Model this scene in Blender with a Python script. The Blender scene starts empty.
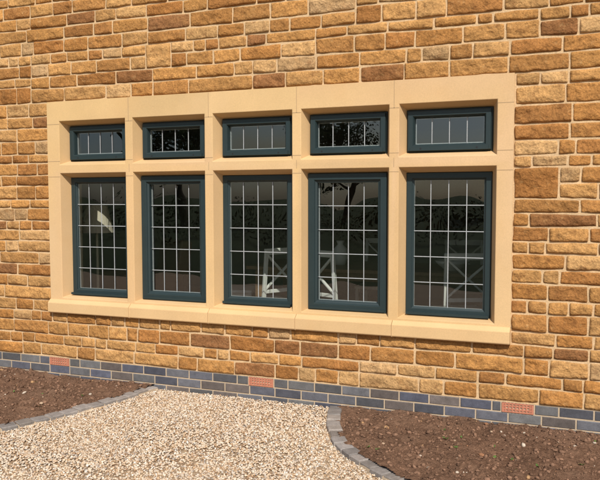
import bpy, math, random
import numpy as np
from mathutils import Vector, Matrix
random.seed(11); rng=np.random.default_rng(7)
R=random.uniform
scene=bpy.context.scene
scene.view_settings.view_transform='Standard'
scene.view_settings.look='None'
scene.view_settings.exposure=0

# ---------------------------------------------------------------- noise
def _h(ix,iy,s):
    n=(ix.astype(np.int64)*374761393+iy.astype(np.int64)*668265263+s*1274126177)&0xffffffff
    n=((n^(n>>13))*1274126177)&0xffffffff
    n=n^(n>>16)
    return (n&0xffff)/65535.0*2-1
def vn(x,y,s=0):
    x=np.asarray(x,float);y=np.asarray(y,float)
    ix=np.floor(x);iy=np.floor(y);fx=x-ix;fy=y-iy
    fx=fx*fx*(3-2*fx);fy=fy*fy*(3-2*fy)
    a=_h(ix,iy,s);b=_h(ix+1,iy,s);c=_h(ix,iy+1,s);d=_h(ix+1,iy+1,s)
    return (a*(1-fx)+b*fx)*(1-fy)+(c*(1-fx)+d*fx)*fy
def fbm(x,y,s=0,o=3):
    r=0;a=1
    for i in range(o):
        r=r+a*vn(x*2**i,y*2**i,s+i*17);a*=.5
    return r

# ---------------------------------------------------------------- mesh accumulator
class Acc:
    def __init__(s): s.v=[];s.f=[];s.c=[];s.n=0
    def add(s,v,f,c=(1,1,1)):
        v=np.asarray(v,float).reshape(-1,3)
        s.v.append(v)
        n=s.n
        s.f.extend([tuple(i+n for i in q) for q in f])
        s.c.append(np.tile(np.array([c[0],c[1],c[2],1.0]),(len(v),1)))
        s.n+=len(v)
    def obj(s,name,mat,parent=None,smooth=False,bevel=0,merge=False):
        me=bpy.data.meshes.new(name)
        V=np.concatenate(s.v)
        me.from_pydata(V.tolist(),[],s.f)
        at=me.color_attributes.new('Col','FLOAT_COLOR','POINT')
        at.data.foreach_set('color',np.concatenate(s.c).ravel())
        if merge:
            import bmesh
            bm=bmesh.new();bm.from_mesh(me);bmesh.ops.remove_doubles(bm,verts=bm.verts,dist=1e-5)
            bmesh.ops.recalc_face_normals(bm,faces=bm.faces);bm.to_mesh(me);bm.free()
        if smooth: me.polygons.foreach_set('use_smooth',[True]*len(me.polygons))
        me.update()
        o=bpy.data.objects.new(name,me);scene.collection.objects.link(o)
        if mat: me.materials.append(mat)
        if parent: o.parent=parent
        if bevel:
            m=o.modifiers.new('bev','BEVEL');m.width=bevel;m.segments=2;m.limit_method='ANGLE';m.angle_limit=math.radians(25)
        return o
BOXF=[(0,1,2,3),(7,6,5,4),(0,4,5,1),(1,5,6,2),(2,6,7,3),(3,7,4,0)]
def box(acc,x0,x1,y0,y1,z0,z1,c=(1,1,1)):
    v=[(x0,y0,z0),(x0,y1,z0),(x1,y1,z0),(x1,y0,z0),(x0,y0,z1),(x0,y1,z1),(x1,y1,z1),(x1,y0,z1)]
    acc.add(v,BOXF,c)
def bar(acc,p,q,w,d,c=(1,1,1),up=(0,0,1)):
    p=Vector(p);q=Vector(q);a=(q-p).normalized();u=Vector(up)
    if abs(a.dot(u))>.95:u=Vector((0,1,0))
    s=a.cross(u).normalized();t=s.cross(a).normalized()
    v=[]
    for e in (p,q):
        for i,j in((-1,-1),(-1,1),(1,1),(1,-1)): v.append(e+s*(w/2*i)+t*(d/2*j))
    acc.add([tuple(x) for x in v],BOXF,c)
def lathe(acc,cx,cy,prof,n=20,c=(1,1,1)):
    v=[];f=[]
    for r,z in prof:
        for k in range(n):
            a=2*math.pi*k/n;v.append((cx+r*math.cos(a),cy+r*math.sin(a),z))
    for i in range(len(prof)-1):
        for k in range(n):
            f.append((i*n+k,i*n+(k+1)%n,(i+1)*n+(k+1)%n,(i+1)*n+k))
    acc.add(v,f,c)
def brick(acc,x0,x1,z0,z1,yf,yb,b,c):
    j=lambda:R(-.0015,.0015)
    v=[(x0+b,yf+j(),z0+b),(x1-b,yf+j(),z0+b),(x1-b,yf+j(),z1-b),(x0+b,yf+j(),z1-b),
       (x0,yf+b,z0),(x1,yf+b,z0),(x1,yf+b,z1),(x0,yf+b,z1),
       (x0,yb,z0),(x1,yb,z0),(x1,yb,z1),(x0,yb,z1)]
    f=[(0,1,2,3)]
    for o in(0,4):
        for k in range(4): f.append((o+k,o+4+k,o+4+(k+1)%4,o+(k+1)%4))
    acc.add(v,f,c)
def ring(acc,x0,x1,z0,z1,prof,c=(1,1,1)):
    v=[];f=[]
    for ins,y in prof:
        v+=[(x0+ins,y,z0+ins),(x1-ins,y,z0+ins),(x1-ins,y,z1-ins),(x0+ins,y,z1-ins)]
    for i in range(len(prof)-1):
        for k in range(4): f.append((4*i+k,4*i+(k+1)%4,4*i+4+(k+1)%4,4*i+4+k))
    acc.add(v,f,c)

# ---------------------------------------------------------------- materials
def nt(m): return m.node_tree.nodes,m.node_tree.links
def mk(name,base=(1,1,1),rough=.85,n1=8,v1=.25,n2=60,v2=.2,bump=.4,bscale=80,bdist=.004,attr=True,spec=.3,detail=8,spots=None,voro=None,bump2=None):
    m=bpy.data.materials.new(name);m.use_nodes=True;N,L=nt(m)
    b=N['Principled BSDF'];b.inputs['Roughness'].default_value=rough
    b.inputs['Specular IOR Level'].default_value=spec
    tc=N.new('ShaderNodeTexCoord')
    def noise(s,d=detail):
        n=N.new('ShaderNodeTexNoise');n.inputs['Scale'].default_value=s;n.inputs['Detail'].default_value=d;n.inputs['Roughness'].default_value=.6
        L.new(tc.outputs['Object'],n.inputs['Vector']);return n
    def mr(inp,a,c,lo=.25,hi=.75):
        r=N.new('ShaderNodeMapRange');r.inputs['From Min'].default_value=lo;r.inputs['From Max'].default_value=hi
        r.inputs['To Min'].default_value=a;r.inputs['To Max'].default_value=c;L.new(inp,r.inputs['Value']);return r.outputs[0]
    def mul(a,bv):
        x=N.new('ShaderNodeMath');x.operation='MULTIPLY';L.new(a,x.inputs[0]);L.new(bv,x.inputs[1]);return x.outputs[0]
    f=mul(mr(noise(n1).outputs['Fac'],1-v1,1+v1),mr(noise(n2).outputs['Fac'],1-v2,1+v2))
    mx=N.new('ShaderNodeVectorMath');mx.operation='SCALE'
    if attr:
        a=N.new('ShaderNodeVertexColor');a.layer_name='Col'
        mm=N.new('ShaderNodeVectorMath');mm.operation='MULTIPLY';mm.inputs[1].default_value=base
        L.new(a.outputs['Color'],mm.inputs[0]);L.new(mm.outputs[0],mx.inputs[0])
    else: mx.inputs[0].default_value=base
    L.new(f,mx.inputs['Scale'])
    col=mx.outputs[0]
    if spots:
        for (sc,lo,hi,cc,amt) in spots:
            s=noise(sc,4);k=mr(s.outputs['Fac'],0,amt,lo,hi)
            q=N.new('ShaderNodeMix');q.data_type='RGBA';q.inputs[7].default_value=(*cc,1)
            L.new(k,q.inputs[0]);L.new(col,q.inputs[6]);col=q.outputs[2]
    L.new(col,b.inputs['Base Color'])
    if bump:
        bn=N.new('ShaderNodeBump');bn.inputs['Strength'].default_value=bump;bn.inputs['Distance'].default_value=bdist
        L.new(noise(bscale,10).outputs['Fac'],bn.inputs['Height'])
        last=bn
        if bump2:
            b3=N.new('ShaderNodeBump');b3.inputs['Strength'].default_value=bump2[0];b3.inputs['Distance'].default_value=bump2[2]
            nn=N.new('ShaderNodeTexVoronoi');nn.inputs['Scale'].default_value=bump2[1];nn.feature='F1'
            di=N.new('ShaderNodeVectorMath');di.operation='MULTIPLY_ADD';di.inputs[1].default_value=(.06,.06,.06)
            L.new(noise(12,4).outputs['Color'],di.inputs[0]);L.new(tc.outputs['Object'],di.inputs[2])
            L.new(di.outputs[0],nn.inputs['Vector'])
            L.new(nn.outputs['Distance'],b3.inputs['Height']);L.new(last.outputs[0],b3.inputs['Normal']);last=b3
        if voro:
            vo=N.new('ShaderNodeTexVoronoi');vo.inputs['Scale'].default_value=voro
            L.new(tc.outputs['Object'],vo.inputs['Vector'])
            b2=N.new('ShaderNodeBump');b2.inputs['Strength'].default_value=.9;b2.inputs['Distance'].default_value=.006;b2.invert=True
            L.new(vo.outputs['Distance'],b2.inputs['Height']);L.new(bn.outputs[0],b2.inputs['Normal']);last=b2
            q=N.new('ShaderNodeMix');q.data_type='RGBA';q.blend_type='MULTIPLY';q.inputs[0].default_value=.6
            cr=N.new('ShaderNodeSeparateColor');L.new(vo.outputs['Color'],cr.inputs[0])
            rp=N.new('ShaderNodeValToRGB');rp.color_ramp.elements[0].color=(.45,.3,.2,1);rp.color_ramp.elements[1].color=(1,1,1,1)
            L.new(cr.outputs[0],rp.inputs[0]);L.new(col,q.inputs[6]);L.new(rp.outputs[0],q.inputs[7]);L.new(q.outputs[2],b.inputs['Base Color'])
        L.new(last.outputs[0],b.inputs['Normal'])
    return m
M_stone=mk('ironstone',(1,1,1),.94,9,.24,75,.36,1,70,.009,spec=.1,
   spots=[(16,.55,.72,(.18,.075,.026),.6),(26,.60,.76,(.54,.35,.16),.4),(5,.55,.75,(.46,.235,.075),.4)],bump2=(.65,26,.010))
M_mortar=mk('lime_mortar',(.58,.405,.23),.95,5,.15,90,.2,.8,120,.005,attr=False,spec=.1)
M_ash=mk('dressed_sandstone',(.60,.405,.21),.9,2.2,.07,160,.09,.3,220,.0015,spec=.12,spots=[(3,.55,.8,(.56,.34,.15),.35),(1.3,.5,.75,(.62,.44,.26),.3)])
M_joint=mk('pointing',(.40,.28,.16),.95,5,.1,90,.1,.3,120,.002,attr=False,spec=.1)
M_brick=mk('engineering_brick',(1,1,1),.65,20,.25,120,.2,.5,150,.002,spec=.3)
M_bmort=mk('brick_mortar',(.46,.36,.25),.95,6,.15,90,.15,.6,150,.003,attr=False,spec=.1)
M_terra=mk('terracotta',(1,1,1),.8,15,.15,100,.15,.4,150,.002)
M_frame=mk('painted_frame',(.018,.032,.034),.42,6,.08,60,.05,.06,90,.001,attr=False,spec=.4)
M_lead=mk('lead_came',(.36,.375,.38),.5,20,.1,90,.1,.1,100,.001,attr=False,spec=.4)
M_dark=mk('dark_metal',(.02,.02,.022),.4,20,.1,90,.1,0,attr=False)
M_pebble=mk('pea_gravel',(1,1,1),.8,30,.12,150,.15,.3,200,.002,spec=.2)
M_grav=mk('gravel_bed',(.46,.35,.23),.9,3,.12,80,.25,.8,160,.008,attr=False,voro=75)
M_soil=mk('soil',(.175,.100,.062),.97,3,.3,40,.45,1,70,.02,attr=False,spec=.1,spots=[(2.2,.5,.7,(.255,.155,.10),.6)])
M_clod=mk('soil_clod',(1,1,1),.97,20,.25,80,.3,.8,120,.006,spec=.1)
M_sett=mk('edging_sett',(1,1,1),.8,18,.25,110,.2,.5,140,.003,spec=.25)
M_grass=mk('grass',(.055,.070,.030),.95,.4,.3,6,.3,.8,25,.05,attr=False,spec=.1)
M_leaf=mk('leaf',(1,1,1),.7,1,.3,6,.2,0,spec=.2)
M_bark=mk('bark',(.10,.075,.05),.95,4,.2,30,.3,.6,40,.01,attr=False)
M_roof=mk('slate',(.12,.12,.13),.7,3,.2,30,.2,.5,40,.01,attr=False)
M_plaster=mk('plaster',(.34,.31,.27),.9,1,.04,30,.03,.05,90,.001,attr=False)
M_ceil=mk('ceiling_paint',(.5,.49,.46),.9,1,.03,30,.03,0,attr=False)
M_floor=mk('oak_floor',(.16,.095,.05),.5,3,.2,30,.2,.1,40,.001,attr=False)
M_white=mk('white_paint',(.74,.73,.68),.5,3,.04,30,.03,.05,90,.001,attr=False)
M_wood=mk('oak',(.20,.12,.06),.5,4,.2,40,.2,.1,60,.001,attr=False)
M_cloth=mk('curtain_cloth',(.66,.58,.45),.95,3,.08,120,.1,.2,300,.001,attr=False)
M_brown=mk('brown_leather',(.16,.07,.035),.5,3,.1,30,.1,.1,90,.001,attr=False)
def glass():
    m=bpy.data.materials.new('window_glass');m.use_nodes=True;N,L=nt(m);N.remove(N['Principled BSDF'])
    t=N.new('ShaderNodeBsdfTransparent');t.inputs[0].default_value=(.84,.88,.86,1)
    g=N.new('ShaderNodeBsdfGlossy');g.inputs['Roughness'].default_value=.0;g.inputs[0].default_value=(.9,.95,1,1)
    tc=N.new('ShaderNodeTexCoord');n=N.new('ShaderNodeTexNoise');n.inputs['Scale'].default_value=2.2;n.inputs['Detail'].default_value=1
    bp=N.new('ShaderNodeBump');bp.inputs['Strength'].default_value=.35;bp.inputs['Distance'].default_value=.01
    L.new(tc.outputs['Object'],n.inputs['Vector']);L.new(n.outputs['Fac'],bp.inputs['Height']);L.new(bp.outputs[0],g.inputs['Normal'])
    lw=N.new('ShaderNodeLayerWeight');lw.inputs['Blend'].default_value=.5
    pw_=N.new('ShaderNodeMath');pw_.operation='POWER';pw_.inputs[1].default_value=4.0;L.new(lw.outputs['Facing'],pw_.inputs[0])
    ma=N.new('ShaderNodeMath');ma.operation='MULTIPLY_ADD';ma.inputs[1].default_value=.85;ma.inputs[2].default_value=.115;ma.use_clamp=True
    L.new(pw_.outputs[0],ma.inputs[0])
    mx=N.new('ShaderNodeMixShader');L.new(ma.outputs[0],mx.inputs[0]);L.new(t.outputs[0],mx.inputs[1]);L.new(g.outputs[0],mx.inputs[2])
    L.new(mx.outputs[0],N['Material Output'].inputs[0]);return m
M_glass=glass()

def empty(name):
    o=bpy.data.objects.new(name,None);scene.collection.objects.link(o);return o
house=empty('stone_house')

# ---------------------------------------------------------------- key dimensions
X0,X1=-4.355,-0.335; ZB,ZT=.605,2.50
PL=.19
mull=[-3.49,-2.72,-1.95,-1.18]; OW=.625; MW=.145
opens=[]
for i in range(5):
    l=(mull[i-1]+MW/2) if i else mull[0]-MW/2-OW
    opens.append((l,l+OW))
LZ=(.765,1.828); UZ=(1.975,2.29)
WX0,WX1,WZ=-9.0,4.0,5.0

# ---------------------------------------------------------------- rubble stone wall
PAL=[((.43,.218,.072),5),((.38,.180,.056),5),((.46,.250,.092),4.5),((.33,.148,.046),2.6),((.50,.295,.125),1.5),((.25,.115,.045),.8),((.43,.265,.125),.7)]
pw=[p[1] for p in PAL]
def scol():
    c=random.choices(PAL,pw)[0][0];k=R(.86,1.12);h=R(-.05,.05)
    return (c[0]*k*(1+h*.5),c[1]*k*(1),c[2]*k*(1-h))
W=Acc()
def stone(x0,x1,z0,z1):
    g=R(.004,.0065);x0+=g;x1-=g;z0+=g;z1-=g
    if x1-x0<.03 or z1-z0<.025:return
    fine=(x1>-6 and x0<1 and z0<3.8)
    cs=.0115 if fine else .045
    def axis(a,b):
        n=max(2,int((b-a)/cs));return np.concatenate([[a],np.linspace(a+.0025,b-.0025,n),[b]])
    xs=axis(x0,x1);zs=axis(z0,z1);nx,nz=len(xs),len(zs)
    X,Z=np.meshgrid(xs,zs)
    d=np.minimum(np.minimum(X-x0,x1-X),np.minimum(Z-z0,z1-Z))
    sd=random.randint(0,9999)
    prot=R(.003,.013)
    prof=.007+prot*(1-np.exp(-d/.006))
    nz_=fbm(X*11+sd,Z*15+sd,sd,4)
    rid=np.abs(fbm(X*9+sd,Z*13,sd+5,3))
    y=-(prof+ (nz_*.006-rid*.009+.002)*np.clip(d/.010,.3,1)) - (X-(x0+x1)/2)*R(-.02,.02) - (Z-(z0+z1)/2)*R(-.09,.06)
    y=np.minimum(y,-.0045-.002*np.clip(d/.01,0,1))
    rim=(d<1e-6);y=np.where(rim,.012,y)
    cx,cz=(x0+x1)/2,(z0+z1)/2
    u=(X-cx)/((x1-x0)/2);v=(Z-cz)/((z1-z0)/2)
    k=(np.abs(u)**8*np.abs(v)**8)
    rr=R(0,.006)
    X=X-np.sign(u)*k*rr+vn(X*18,Z*18,sd)*.003+vn(X*3,Z*3,1)*.004;Z=Z-np.sign(v)*k*rr+vn(X*15,Z*12,sd+3)*.003+vn(X*2.2,Z*5,2)*.004
    ta=R(-.004,.004);Z=Z+u*v*ta
    V=np.stack([X,y,Z],-1).reshape(-1,3)
    f=[(j*nx+i,j*nx+i+1,(j+1)*nx+i+1,(j+1)*nx+i) for j in range(nz-1) for i in range(nx-1)]
    W.add(V,f,scol())
def course(x0,x1,z0,z1):
    x=x0;h=z1-z0
    while x<x1-1e-4:
        l=min(.46,max(.11,random.gauss(2.3*h,.08)+(.12 if random.random()<.15 else 0)))
        if x1-x-l<.13:l=x1-x
        stone(x,x+l,z0,z1);x+=l
def band(x0,x1,z0,z1,r):
    x=x0
    while x<x1-1e-4:
        q=random.random()
        if q<.04 and x1-x>.5:
            l=R(.24,.34);stone(x,x+l,z0,z1);x+=l;continue
        l=R(.7,1.9)
        if x1-x-l<.35:l=x1-x
        zz=z0+(z1-z0)*min(.64,max(.36,r+random.choice([0,0,0,0,R(-.12,.12)])))
        course(x,x+l,z0,zz);course(x,x+l,zz,z1);x+=l
def zone(x0,x1,z0,z1,n):
    w=np.array([R(.88,1.15) for _ in range(n)]);w=w/w.sum()*(z1-z0);z=z0
    for h in w: band(x0,x1,z,z+h,R(.43,.57));z+=h
zone(WX0,WX1,PL,ZB,2)
st=random.getstate()
zone(WX0,X0,ZB,ZT,9)
random.setstate(st)
zone(X1,WX1,ZB,ZT,9)
zone(WX0,WX1,ZT,WZ,12)
W.obj('wall_stones',M_stone,house,smooth=True)
A=Acc()
hx0,hx1,hz0,hz1=X0+.06,X1-.06,.66,2.38
YM=-.003
box(A,WX0,hx0,YM,.30,PL-.002,WZ);box(A,hx1,WX1,YM,.30,PL-.002,WZ)
box(A,hx0,hx1,YM,.30,hz1,WZ);box(A,hx0,hx1,YM,.30,PL-.002,hz0)
A.obj('wall_mortar',M_mortar,house)
# side/back walls and roof
A=Acc()
box(A,WX0,WX0+.3,.301,8,-.2,WZ);box(A,WX1-.3,WX1,.301,8,-.2,WZ);box(A,WX0+.301,WX1-.301,7.7,8,-.2,WZ)
A.obj('side_walls',M_mortar,house)
A=Acc()
A.add([(WX0-.3,-.35,WZ-.02),(WX1+.3,-.35,WZ-.02),(WX1+.3,4,8),(WX0-.3,4,8),(WX0-.3,8.35,WZ-.02),(WX1+.3,8.35,WZ-.02),
 (WX0-.3,-.35,WZ+.1),(WX1+.3,-.35,WZ+.1),(WX1+.3,4,8.12),(WX0-.3,4,8.12),(WX0-.3,8.35,WZ+.1),(WX1+.3,8.35,WZ+.1)],
 [(0,1,2,3),(3,2,5,4),(6,7,8,9),(9,8,11,10),(0,1,7,6),(4,5,11,10),(0,3,9,6),(3,4,10,9),(1,2,8,7),(2,5,11,8)])
A.add([(WX0,.1,WZ),(WX0,7.9,WZ),(WX0,4,7.9)],[(0,1,2)]);A.add([(WX1,.1,WZ),(WX1,7.9,WZ),(WX1,4,7.9)],[(0,1,2)])
A.obj('roof',M_roof,house)

# ---------------------------------------------------------------- brick plinth with air bricks
A=Acc();T=Acc();TD=Acc()
vents=[-8.28,-6.28,-4.28,-2.265,-.278,1.72]
def bc():
    k=R(.68,1.25);t=R(-.02,.02)
    if random.random()<.14: return (.12*k,.10*k,.09*k)
    return ((.102+t)*k,(.102+t*.8)*k,.112*k)
for r in range(5):
    z1=PL-.004-r*.075;z0=z1-.065
    x=WX0+(0.1125 if r%2 else 0)
    while x<WX1-.05:
        xe=x+.215
        v=[c for c in vents if r==0 and c-.1075<xe and c+.1075>x]
        if not v: brick(A,x,min(xe,WX1),z0,z1,-.016+R(-.0015,.0015),.05,.004,bc())
        else:
            c=v[0]
            if c-.1175>x+.02: brick(A,x,c-.1175,z0,z1,-.016,.05,.004,bc())
            if xe>c+.1175+.02: brick(A,c+.1175,xe,z0,z1,-.016,.05,.004,bc())
        x=xe+.010
for c in vents:
    z1=PL-.004;z0=z1-.068;col=(.46,.18,.11)
    nx,nz=9,3;w=.215;h=.068
    box(TD,c-.105,c+.105,.0,.02,z0+.004,z1-.004,(.08,.03,.02))
    for i in range(nx+1):
        xx=c-w/2+i*w/nx; hw=.0045 if 0<i<nx else .008
        xx=min(max(xx,c-w/2+.008),c+w/2-.008)
        box(T,xx-hw,xx+hw,-.019,.0,z0,z1,col)
    for j in range(nz+1):
        zz=z0+j*h/nz;hw=.0045
        zz=min(max(zz,z0+.0045),z1-.0045)
        box(T,c-w/2+.001,c+w/2-.001,-.0175,.0,zz-hw,zz+hw,col)
A.obj('plinth_bricks',M_brick,house)
T.obj('air_bricks',M_terra,house);TD.obj('air_brick_backs',M_terra,house)
A=Acc();box(A,WX0,WX1,-.011,.30,-.3,PL-.003);A.obj('plinth_mortar',M_bmort,house)

# ---------------------------------------------------------------- dressed stone window surround
YF=-.022;YI=.085;YB=.2;C=.036
xl=[X0];
for i,(a,b) in enumerate(opens):
    xl+=[a-C,b+C]
    if i<4: xl.append(mull[i])
xl.append(X1)
PBz=.715
zl=[PBz,LZ[0]-.02,LZ[1]+C,(LZ[1]+UZ[0])/2,UZ[0]-C,UZ[1]+C,ZT]
S=Acc()
tone={}
def tc_(i,j):
    k=(i,j)
    if k not in tone:
        q=R(.92,1.05);tone[k]=(q,q*R(.98,1.02),q*R(.93,1.07))
    return tone[k]
holecols=[i for i in range(len(xl)-1) if any(abs(xl[i]-(a-C))<1e-6 for a,b in opens)]
def bay(i):
    cx=(xl[i]+xl[i+1])/2
    return sum(cx>m for m in mull)
for j in range(len(zl)-1):
    for i in range(len(xl)-1):
        if i in holecols and j in(1,4): continue
        grp=0 if j==5 else (1 if j in(2,3) else (2 if j==4 else 3))
        key=bay(i) if grp in(0,1) else (round(((xl[i]+xl[i+1])/2-X0)/.77))
        v=[(xl[i],YF,zl[j]),(xl[i+1],YF,zl[j]),(xl[i+1],YF,zl[j+1]),(xl[i],YF,zl[j+1])]
        S.add(v,[(0,1,2,3)],tc_(grp,key))
for (a,b) in opens:
    for (z0,z1,cb) in((LZ[0],LZ[1],.02),(UZ[0],UZ[1],C)):
        v=[(a-C,YF,z0-cb),(b+C,YF,z0-cb),(b+C,YF,z1+C),(a-C,YF,z1+C)]
        for y in(YI,YB): v+=[(a,y,z0),(b,y,z0),(b,y,z1),(a,y,z1)]
        f=[]
        for o in(0,4):
            for k in range(4): f.append((o+k,o+(k+1)%4,o+4+(k+1)%4,o+4+k))
        S.add(v,f,(.99,.98,.97))
S.add([(X0,YF,PBz),(X1,YF,PBz),(X1,YF,ZT),(X0,YF,ZT),(X0,.04,PBz),(X1,.04,PBz),(X1,.04,ZT),(X0,.04,ZT)],[(0,1,5,4),(1,2,6,5),(2,3,7,6),(3,0,4,7)])
S.obj('window_surround',M_ash,house,merge=True,bevel=.004)
# back plate
S=Acc()
xb=[X0+.05];
for (a,b) in opens: xb+=[a,b]
xb.append(X1-.05)
zb=[.65,LZ[0],LZ[1],UZ[0],UZ[1],2.40]
for j in range(5):
    for i in range(len(xb)-1):
        if i%2==1 and j in(1,3): continue
        S.add([(xb[i],YB,zb[j]),(xb[i+1],YB,zb[j]),(xb[i+1],YB,zb[j+1]),(xb[i],YB,zb[j+1])],[(0,1,2,3)])
S.obj('window_surround_back',M_ash,house)
# sill, five blocks
S=Acc()
sx=[X0-.0]+mull+[X1+.0]
for i in range(5):
    a,b=sx[i]+(.0015 if i else 0),sx[i+1]-(.0015 if i<4 else 0)
    q=R(.95,1.02)
    P=[(.05,ZB),(-.050,ZB),(-.060,ZB+.01),(-.060,.698),(YF-.004,.727),(.05,.727)]
    v=[(a,y,z) for y,z in P]+[(b,y,z) for y,z in P]
    n=len(P);f=[(k,(k+1)%n,n+(k+1)%n,n+k) for k in range(n)]+[tuple(range(n)),tuple(range(2*n-1,n-1,-1))]
    S.add(v,f,(q,q,q*.98))
S.obj('window_sill',M_ash,house,bevel=.0025)
# joint lines (pointing, 1 mm proud)
J=Acc();jw=.002
for m in mull:
    box(J,m-jw,m+jw,YF-.0012,YF+.01,UZ[1]+C*.2+.0,ZT-.002)
    box(J,m-jw,m+jw,YF-.0012,YF+.01,LZ[1]+C+.004,UZ[0]-C-.004)
    for zz in(LZ[1]+.005,UZ[0]-.004,UZ[1]+.01,):
        box(J,m-.036,m+.036,YF-.0012,YF+.01,zz-jw,zz+jw)
    box(J,m-jw*1.2,m+jw*1.2,-.0605,.0,ZB+.003,.697)
for xa,xb2 in((X0+.002,opens[0][0]-C),(opens[4][1]+C,X1-.002)):
    for zz in(LZ[1]+.005,UZ[0]-.004,UZ[1]+.01):
        box(J,xa,xb2,YF-.0012,YF+.01,zz-jw,zz+jw)
J.obj('surround_joints',M_joint,house)

# ---------------------------------------------------------------- casements, glass, leading
F=Acc();G=Acc();Ld=Acc();Dk=Acc();Sp=Acc()
for i,(a,b) in enumerate(opens):
    for row,(z0,z1) in enumerate((LZ,UZ)):
        opening=(row==0 and i in(1,3)) or row==1
        e=.002
        ring(F,a+e,b-e,z0+e,z1-e,[(0,.15),(0,.082),(.003,.079),(.040,.079),(.044,.083),(.044,.09),(.056,.098),(.056,.125)])
        ins=.056
        if opening:
            ex=.004 if row==0 else -.012
            ring(F,a-ex+.0,b+ex,z0-(.004 if row==0 else -.01),z1+(.002 if row==0 else -.012),
              [(0,.088),(0,.052),(.004,.047),(.048,.047),(.053,.052),(.056,.060),(.072,.068),(.072,.10)] if row==0 else
              [(0,.088),(0,.060),(.004,.056),(.036,.056),(.040,.060),(.046,.070),(.052,.10)])
            ins=.068 if row==0 else .064
        if row==1:
            box(F,a+.03,b-.03,.048,.060,z0+.012,z0+.040)
            for xx in(a+.11,b-.11):
                v=[];n=10
                for k in range(n):
                    t=2*math.pi*k/n;v.append((xx+.007*math.cos(t),.0472,z0+.026+.007*math.sin(t)))
                Dk.add(v,[tuple(range(n))])
        else:
            box(F,a+.01,b-.01,.040,.079,z0+.004,z0+.022)
        gx0,gx1,gz0,gz1=a+ins-.006,b-ins+.006,z0+ins-.006,z1-ins+.006
        t=R(-.0015,.0015);u=R(-.0015,.0015);yg=.104
        G.add([(gx0,yg-t-u,gz0),(gx1,yg+t-u,gz0),(gx1,yg+t+u,gz1),(gx0,yg-t+u,gz1)],[(0,1,2,3)])
        hx,hz=(gx1-gx0)/4,(gz1-gz0);lw=.0028
        for k in(1,2,3): box(Ld,gx0+k*hx-lw,gx0+k*hx+lw,.0985,.1015,gz0,gz1)
        if row==0:
            for k in(1,2,3,4):
                zz=gz0+k*hz/5;box(Ld,gx0,gx1,.0978,.1012,zz-lw,zz+lw)
        ring(Sp,gx0+.002,gx1-.002,gz0+.002,gz1-.002,[(0,.108),(.008,.108),(.008,.12)])
        if opening and row==0:
            bar(Dk,(b-.045,.16,(z0+z1)/2-.06),(b-.045,.16,(z0+z1)/2+.06),.014,.014)
F.obj('casement_frames',M_frame,house);G.obj('window_glass',M_glass,house)
Ld.obj('leaded_bars',M_lead,house);Dk.obj('window_fittings',M_dark,house);Sp.obj('glazing_spacers',M_lead,house)

# ---------------------------------------------------------------- room inside
rx0,rx1,ry0,ry1,rz0,rz1=-6.0,1.0,.303,5.0,.17,2.62
A=Acc()
box(A,rx0-.05,hx0,ry0,ry0+.02,rz0,rz1);box(A,hx1,rx1+.05,ry0,ry0+.02,rz0,rz1)
box(A,hx0,hx1,ry0,ry0+.02,hz1,rz1);box(A,hx0,hx1,ry0,ry0+.02,rz0,hz0)
box(A,rx0-.1,rx0,ry0+.021,ry1,rz0,rz1);box(A,rx1,rx1+.1,ry0+.021,ry1,rz0,rz1);box(A,rx0,rx1,ry1,ry1+.1,rz0,rz1)
A.obj('room_walls',M_plaster,house)
A=Acc();box(A,rx0-.1,rx1+.1,ry0,ry1+.1,rz1+.001,rz1+.1);A.obj('room_ceiling',M_ceil,house)
A=Acc();
for k in range(36):
    y=ry0+k*.132
    box(A,rx0-.1,rx1+.1,y+.001,y+.131,rz0-.05,rz0-.001)
A.obj('room_floor',M_floor,house)
A=Acc();box(A,-3.3,-2.35,ry1-.04,ry1-.001,rz0,2.2);box(A,-1.9,-.9,ry1-.03,ry1-.001,1.2,2.0);A.obj('room_door_and_frame',M_wood,house)
A=Acc();box(A,hx0+.01,hx1-.01,.205,.40,.655,.70);A.obj('window_board',M_white,house)

def chair(x,y,rot):
    A=Acc()
    s=.43
    box(A,-s/2,s/2,-s/2,s/2,.44,.47)
    for sx_ in(-1,1):
        bar(A,(sx_*.19,.19,0),(sx_*.19,.19,.44),.036,.036)
        bar(A,(sx_*.19,-.19,0),(sx_*.19,-.20,.46),.036,.036)
        bar(A,(sx_*.19,-.20,.46),(sx_*.20,-.27,.99),.036,.03)
        bar(A,(sx_*.19,-.18,.2),(sx_*.19,.18,.2),.02,.026)
        bar(A,(sx_*.17,-.18,.42),(sx_*.17,.18,.42),.02,.05)
    bar(A,(-.19,0,.2),(.19,0,.2),.022,.022)
    bar(A,(-.22,-.268,.965),(.22,-.268,.965),.026,.06)
    bar(A,(-.19,-.215,.58),(.19,-.215,.58),.020,.035)
    bar(A,(-.185,-.218,.60),(.185,-.262,.93),.018,.028,up=(0,1,0))
    bar(A,(.185,-.222,.60),(-.185,-.266,.93),.018,.028,up=(0,1,0))
    o=A.obj('dining_chair',M_white,bevel=.004)
    o.location=(x,y,rz0);o.rotation_euler=(0,0,rot);return o
chair(-2.02,1.15,math.radians(-22));chair(-2.74,1.2,math.radians(60));chair(-.86,1.25,math.radians(24));chair(-2.0,2.7,math.pi);chair(-1.0,2.7,math.pi+.2);chair(-3.4,1.9,math.radians(-80))
A=Acc();box(A,-1.4,1.4,-.48,.48,.73,.765)
for p in((-1.28,-.38),(1.28,-.38),(-1.28,.38),(1.28,.38)): bar(A,(*p,0),(*p,.73),.08,.08)
box(A,-1.24,1.24,-.39,-.365,.64,.73);box(A,-1.24,1.24,.365,.39,.64,.73)
o=A.obj('dining_table',M_wood,bevel=.004);o.location=(-1.7,1.95,rz0)
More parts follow.
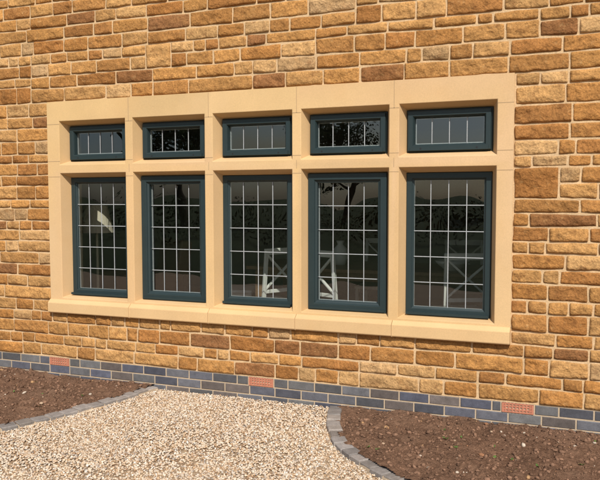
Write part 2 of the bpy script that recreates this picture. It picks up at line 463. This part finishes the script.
A=Acc();lathe(A,0,0,[(.0,0),(.06,0),(.07,.01),(.15,.07),(.17,.10),(.16,.10),(.13,.06),(0,.02)]);o=A.obj('ceramic_bowl',M_white,smooth=True);o.location=(-1.0,1.7,rz0+.766)
A=Acc();lathe(A,0,0,[(.0,0),(.05,0),(.08,.08),(.07,.17),(.03,.22),(.045,.26),(.03,.25),(.0,.1)]);o=A.obj('vase',M_white,smooth=True);o.location=(-2.2,1.9,rz0+.766)
A=Acc();lathe(A,0,0,[(0,0),(.14,0),(.14,.02),(.015,.03),(.012,1.18),(0,1.18)]);lathe(A,0,0,[(.17,1.12),(.11,1.40),(.108,1.40),(.165,1.12)],28)
o=A.obj('floor_lamp',M_cloth,smooth=False);o.location=(-4.50,.85,rz0)
A=Acc()
def curtain(x0,x1,y):
    n=70;v=[];f=[]
    for k in range(n+1):
        x=x0+(x1-x0)*k/n;yy=y+.035*math.sin(k*.62)+.01*math.sin(k*1.7)
        v+=[(x,yy,rz0+.02),(x+.01*math.sin(k),yy*1.0,2.45)]
    for k in range(n): f.append((2*k,2*k+2,2*k+3,2*k+1))
    A.add(v,f)
curtain(-4.75,-4.34,.42);curtain(-.3,.15,.42)
A.obj('curtain',M_cloth,smooth=True)
A=Acc();box(A,-.4,.4,-.35,.4,.15,.42);box(A,-.42,-.28,-.38,.4,.15,.62);box(A,.28,.42,-.38,.4,.15,.62);
A.add([(-.4,.25,.15),(.4,.25,.15),(.4,.42,.15),(-.4,.42,.15),(-.38,.38,1.0),(.38,.38,1.0),(.38,.52,.98),(-.38,.52,.98)],[(0,1,5,4),(1,2,6,5),(2,3,7,6),(3,0,4,7),(4,5,6,7)])
for p in((-.35,-.3),(.35,-.3),(-.35,.35),(.35,.35)): bar(A,(*p,0),(*p,.16),.05,.05)
o=A.obj('armchair',M_brown,bevel=.03);o.location=(-4.6,1.75,rz0);o.rotation_euler=(0,0,-.7)

# ---------------------------------------------------------------- ground
Lc=np.array([(-3.25,.0),(-3.27,-.08),(-3.35,-.45),(-3.46,-.80),(-3.69,-1.33),(-4.1,-1.75),(-4.8,-2.03),(-6,-2.18),(-9,-2.25)])
Rc=np.array([(-1.62,.0),(-1.61,-.09),(-1.515,-.425),(-1.335,-.78),(-1.11,-1.025),(-.88,-1.21),(-.4,-1.45),(.3,-1.6),(1.5,-1.7),(4,-1.75)])
def smooth_curve(P,n=400):
    Q=np.vstack([2*P[0]-P[1],P,2*P[-1]-P[-2]]);out=[]
    for i in range(1,len(Q)-2):
        for t in np.linspace(0,1,20,endpoint=False):
            a,b,c,d=Q[i-1],Q[i],Q[i+1],Q[i+2]
            out.append(.5*((2*b)+(-a+c)*t+(2*a-5*b+4*c-d)*t*t+(-a+3*b-3*c+d)*t**3))
    out.append(P[-1]);return np.array(out)
LS,RS=smooth_curve(Lc),smooth_curve(Rc)
def xl_at(y): return np.interp(-y,-LS[:,1],LS[:,0])
def xr_at(y): return np.interp(-y,-RS[:,1],RS[:,0])
A=Acc();A.add([(-400,-400,-.02),(400,-400,-.02),(400,400,-.02),(-400,400,-.02)],[(0,1,2,3)]);A.obj('ground',M_grass)
A=Acc()
A.add([(-12,-7.0,0),(8,-7.0,0),(8,-.012,0),(-12,-.012,0)],[(0,1,2,3)]);A.obj('gravel_drive',M_grav)
t=(1+5**.5)/2
ico=np.array([(-1,t,0),(1,t,0),(-1,-t,0),(1,-t,0),(0,-1,t),(0,1,t),(0,-1,-t),(0,1,-t),(t,0,-1),(t,0,1),(-t,0,-1),(-t,0,1)])/math.sqrt(1+t*t)
icf=np.array([(0,11,5),(0,5,1),(0,1,7),(0,7,10),(0,10,11),(1,5,9),(5,11,4),(11,10,2),(10,7,6),(7,1,8),(3,9,4),(3,4,2),(3,2,6),(3,6,8),(3,8,9),(4,9,5),(2,4,11),(6,2,10),(8,6,7),(9,8,1)])
def scatter(name,P,rad,flat,cols,mat,smooth=True,jit=.18,parent=None):
    n=len(P)
    V=ico[None]*(1+rng.uniform(-jit,jit,(n,12,1)))
    V=V*np.stack([rng.uniform(.8,1.35,n),rng.uniform(.7,1.05,n),rng.uniform(flat[0],flat[1],n)],-1)[:,None]
    a=rng.uniform(0,6.28,n);b=rng.uniform(-.5,.5,n)
    cb,sb=np.cos(b)[:,None],np.sin(b)[:,None]
    x=V[...,0]*cb+V[...,2]*sb;z=-V[...,0]*sb+V[...,2]*cb;y=V[...,1]
    ca,sa=np.cos(a)[:,None],np.sin(a)[:,None]
    V=np.stack([x*ca-y*sa,x*sa+y*ca,z],-1)*rad[:,None,None]+P[:,None]
    Fc=(icf[None]+(np.arange(n)*12)[:,None,None]).reshape(-1)
    me=bpy.data.meshes.new(name)
    me.vertices.add(n*12);me.vertices.foreach_set('co',V.ravel())
    nf=n*20;me.loops.add(nf*3);me.loops.foreach_set('vertex_index',Fc)
    me.polygons.add(nf);me.polygons.foreach_set('loop_start',np.arange(nf)*3);me.polygons.foreach_set('loop_total',np.full(nf,3))
    me.update(calc_edges=True)
    if smooth: me.polygons.foreach_set('use_smooth',[True]*nf)
    at=me.color_attributes.new('Col','FLOAT_COLOR','POINT')
    c4=np.concatenate([np.repeat(cols,12,0),np.ones((n*12,1))],1);at.data.foreach_set('color',c4.ravel())
    me.materials.append(mat);o=bpy.data.objects.new(name,me);scene.collection.objects.link(o)
    if parent:o.parent=parent
    return o
n=125000
px=rng.uniform(-5.2,1.2,n);py=-rng.uniform(.02,3.0,n)
ok=(px>xl_at(py)+.045)&(px<xr_at(py)-.045);px,py=px[ok],py[ok];n=len(px)
pal=np.array([(.62,.50,.37),(.57,.42,.28),(.66,.56,.44),(.46,.31,.18),(.54,.44,.34),(.34,.21,.12),(.72,.65,.56),(.38,.33,.28)])
pc=pal[rng.choice(8,n,p=[.24,.2,.17,.12,.1,.07,.05,.05])]*rng.uniform(.85,1.12,(n,1))
rad=rng.uniform(.0045,.0095,n)
pz=.002+rng.uniform(0,.008,n)+.006*vn(px*3,py*3,4)
scatter('gravel',np.stack([px,py,pz],-1),rad,(.5,.85),pc,M_pebble)
# soil beds
def soil_h(x,y): return .026+.018*fbm(x*3.1,y*3.1,11,3)+.011*fbm(x*14,y*14,21,3)+.008*np.abs(fbm(x*40,y*40,31,2))
def bed(x0,x1,side):
    cs=.015;xs=np.arange(x0,x1+cs,cs);ys=np.arange(-2.35,-.010,cs);nx,ny=len(xs),len(ys)
    X,Y=np.meshgrid(xs,ys);Z=soil_h(X,Y)
    if side<0: ins=(X<xl_at(Y)+.02)
    else: ins=(X>xr_at(Y)-.02)
    lim=np.interp(X,LS[::-1,0],LS[::-1,1]) if side<0 else np.interp(X,RS[:,0],RS[:,1])
    ins&=(Y>lim-.0)
    A=Acc();V=np.stack([X,Y,Z],-1).reshape(-1,3)
    I=ins.ravel()
    f=[]
    for j in range(ny-1):
        for i in range(nx-1):
            a=j*nx+i
            if I[a] and I[a+1] and I[a+nx] and I[a+nx+1]: f.append((a,a+1,a+nx+1,a+nx))
    A.add(V,f);A.obj('soil_bed',M_soil,smooth=True)
bed(-9,-3.2,-1);bed(-1.66,4,1)
def inbed(x,y):
    l=(x<xl_at(y)-.06)&(y>np.interp(x,LS[::-1,0],LS[::-1,1])+.06)
    r=(x>xr_at(y)+.06)&(y>np.interp(x,RS[:,0],RS[:,1])+.06)
    return l|r
n=42000
cx=rng.uniform(-7,2,n);cy=-rng.uniform(.02,2.2,n);ok=inbed(cx,cy);cx,cy=cx[ok],cy[ok];n=len(cx)
cr=.0025+.015*rng.random(n)**6+.001
k=rng.uniform(.6,1.45,(n,1));cc=np.array([(.18,.104,.066)])*k
scatter('soil_clods',np.stack([cx,cy,soil_h(cx,cy)+cr*.2],-1),cr,(.5,.9),cc,M_clod,smooth=False,jit=.3)
n=480
cx=rng.uniform(-6,1.5,n);cy=-rng.uniform(.03,1.7,n);ok=inbed(cx,cy);cx,cy=cx[ok],cy[ok];n=len(cx)
cr=.005+.018*rng.random(n)**4
pc=np.array([(.42,.30,.20),(.5,.42,.33),(.30,.15,.08),(.40,.24,.12)])[rng.choice(4,n)]
scatter('bed_stones',np.stack([cx,cy,soil_h(cx,cy)+cr*.3],-1),cr,(.5,.8),pc,M_clod,smooth=False,jit=.22)
A=Acc()
for _ in range(60):
    x=R(-5.5,1.2);y=-R(.1,1.4)
    if not inbed(np.array([x]),np.array([y]))[0]: continue
    z=float(soil_h(np.array([x]),np.array([y]))[0])
    for k in range(random.randint(3,6)):
        a=R(0,6.28);l=R(.012,.03);w=l*.3
        d=Vector((math.cos(a),math.sin(a),R(.3,.9))).normalized();s=Vector((-d.y,d.x,0)).normalized()
        p=Vector((x,y,z));g=R(.7,1.2)
        A.add([tuple(p),tuple(p+d*l*.5+s*w),tuple(p+d*l),tuple(p+d*l*.5-s*w)],[(0,1,2,3)],(.09*g,.15*g,.035*g))
A.obj('weed_seedlings',M_leaf)
# edging blocks
A=Acc();Mo=Acc()
def edging(Cv,maxlen=9):
    seg=np.r_[0,np.cumsum(np.hypot(*np.diff(Cv,axis=0).T))];s=.04;L_=.115
    while s<min(seg[-1],maxlen):
        def at(q): return np.array([np.interp(q,seg,Cv[:,0]),np.interp(q,seg,Cv[:,1])])
        p,q=at(s),at(s+L_-.009);d=(q-p)/np.linalg.norm(q-p);n_=np.array([-d[1],d[0]])
        w=.05;h=.034+R(-.005,.005);b=.006
        o=R(-.005,.005);p=p+n_*o;q=q+n_*(o+R(-.004,.004))
        base=[p-n_*w,q-n_*w,q+n_*w,p+n_*w]
        top=[p-n_*(w-b)+d*b,q-n_*(w-b)-d*b,q+n_*(w-b)-d*b,p+n_*(w-b)+d*b]
        v=[(*c,-.03) for c in base]+[(*c,h-b) for c in base]+[(*c,h+R(-.002,.002)) for c in top]
        f=[(8,9,10,11)]
        for o2 in(0,4):
            for k in range(4): f.append((o2+k,o2+(k+1)%4,o2+4+(k+1)%4,o2+4+k))
        k=R(.7,1.3);t=R(0,.03)
        A.add(v,f,((.23+t)*k,(.21+t*.5)*k,.195*k))
        s+=L_
    v=[];f=[];m=0
    for q in np.arange(.04,min(seg[-1],maxlen),.05):
        p=np.array([np.interp(q,seg,Cv[:,0]),np.interp(q,seg,Cv[:,1])]);p2=np.array([np.interp(q+.02,seg,Cv[:,0]),np.interp(q+.02,seg,Cv[:,1])])
        d=p2-p;nn=np.linalg.norm(d)
        if nn<1e-6:break
        d/=nn;n_=np.array([-d[1],d[0]])
        v+=[(*(p-n_*.052),-.01),(*(p-n_*.046),.022),(*(p+n_*.046),.022),(*(p+n_*.052),-.01)]
        if m:
            for k in range(3): f.append((4*m-4+k,4*m-3+k,4*m+1+k,4*m+k))
        m+=1
    Mo.add(v,f)
edging(LS);edging(RS)
e=empty('block_edging');A.obj('setts',M_sett,e);Mo.obj('edging_mortar',M_bmort,e)

# ---------------------------------------------------------------- trees and hedge across the drive (seen reflected in the glass)
def leaves(A,c,r,n,size,tone):
    c=np.array(c)
    for _ in range(n):
        d=rng.normal(size=3);d/=np.linalg.norm(d);p=c+d*r*(rng.random()**.4)
        a=rng.normal(size=3);a/=np.linalg.norm(a);b=np.cross(a,d);b/=np.linalg.norm(b)+1e-6
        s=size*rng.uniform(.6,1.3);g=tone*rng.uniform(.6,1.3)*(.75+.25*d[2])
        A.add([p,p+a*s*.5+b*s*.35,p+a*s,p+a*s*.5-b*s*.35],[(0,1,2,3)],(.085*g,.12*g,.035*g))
def tree(x,y,h,w):
    e=empty('broadleaf_tree');T=Acc();Lf=Acc()
    pts=[(0,0,0),(R(-.1,.1),R(-.1,.1),h*.3),(R(-.3,.3),R(-.3,.3),h*.6),(R(-.4,.4),R(-.4,.4),h*.85)]
    rr=[.28,.2,.11,.04]
    def limb(p,q,r0,r1):
        p=Vector(p);q=Vector(q);a=(q-p).normalized();s=a.orthogonal().normalized();t_=a.cross(s);v=[]
        for c,r in((p,r0),(q,r1)):
            for k in range(7):
                an=6.283*k/7;v.append(tuple(c+s*r*math.cos(an)+t_*r*math.sin(an)))
        T.add(v,[(k,(k+1)%7,7+(k+1)%7,7+k) for k in range(7)])
    for i in range(3): limb(pts[i],pts[i+1],rr[i],rr[i+1])
    for k in range(13):
        f=R(.3,.85);z=h*f;an=k*2.4+R(-.3,.3);l=w*(1.1-abs(f-.5))*R(.6,1)
        st_=(0,0,z*.8);en=(l*math.cos(an),l*math.sin(an),z+l*.3)
        limb(st_,en,.07,.02)
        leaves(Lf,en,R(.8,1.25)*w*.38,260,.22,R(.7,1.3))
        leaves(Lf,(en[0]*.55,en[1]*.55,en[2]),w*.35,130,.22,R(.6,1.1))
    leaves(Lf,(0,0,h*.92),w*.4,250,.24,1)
    T.obj('trunk',M_bark,e,smooth=True);Lf.obj('crown',M_leaf,e);e.location=(x,y,0)
for (x,y,h,w) in((-29,-24,9,3.6),(-21,-30,7.5,3.0),(-14.5,-40,8.5,3.2),(-2.2,-42,8,2.8),(6,-34,8,3.2),(-38,-18,9,3.5)): tree(x,y,h,w)
H=Acc()
for k in range(190):
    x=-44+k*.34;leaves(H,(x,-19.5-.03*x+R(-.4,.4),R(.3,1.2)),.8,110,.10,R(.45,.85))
H.obj('hedge',M_leaf)

# ---------------------------------------------------------------- light
az=Vector((.42,-.90,0)).normalized();el=math.radians(43)
tosun=Vector((az.x*math.cos(el),az.y*math.cos(el),math.sin(el)))
sd=bpy.data.lights.new('sun','SUN');sd.energy=4.7;sd.angle=math.radians(.5);sd.color=(1,.95,.88)
so=bpy.data.objects.new('sun',sd);scene.collection.objects.link(so);so.rotation_euler=tosun.to_track_quat('Z','Y').to_euler();so.location=(5,-10,12)
w=bpy.data.worlds.new('World');scene.world=w;w.use_nodes=True;N,L=w.node_tree.nodes,w.node_tree.links
sk=N.new('ShaderNodeTexSky');sk.sky_type='NISHITA';sk.sun_disc=False;sk.sun_elevation=el;sk.sun_rotation=math.atan2(az.x,az.y);sk.dust_density=1.5
L.new(sk.outputs[0],N['Background'].inputs[0]);N['Background'].inputs[1].default_value=.11

# ---------------------------------------------------------------- camera
cd=bpy.data.cameras.new('camera');cd.sensor_width=36;cd.lens=690/600*36;cd.clip_end=2000;cd.clip_start=.05
co=bpy.data.objects.new('camera',cd);scene.collection.objects.link(co);scene.camera=co
yaw,pitch,roll=math.radians(20.92),math.radians(-3.38),math.radians(-0.06)
co.location=(0,-5.05,1.63)
co.rotation_euler=(Matrix.Rotation(yaw,4,'Z')@Matrix.Rotation(math.pi/2+pitch,4,'X')@Matrix.Rotation(roll,4,'Z')).to_euler()
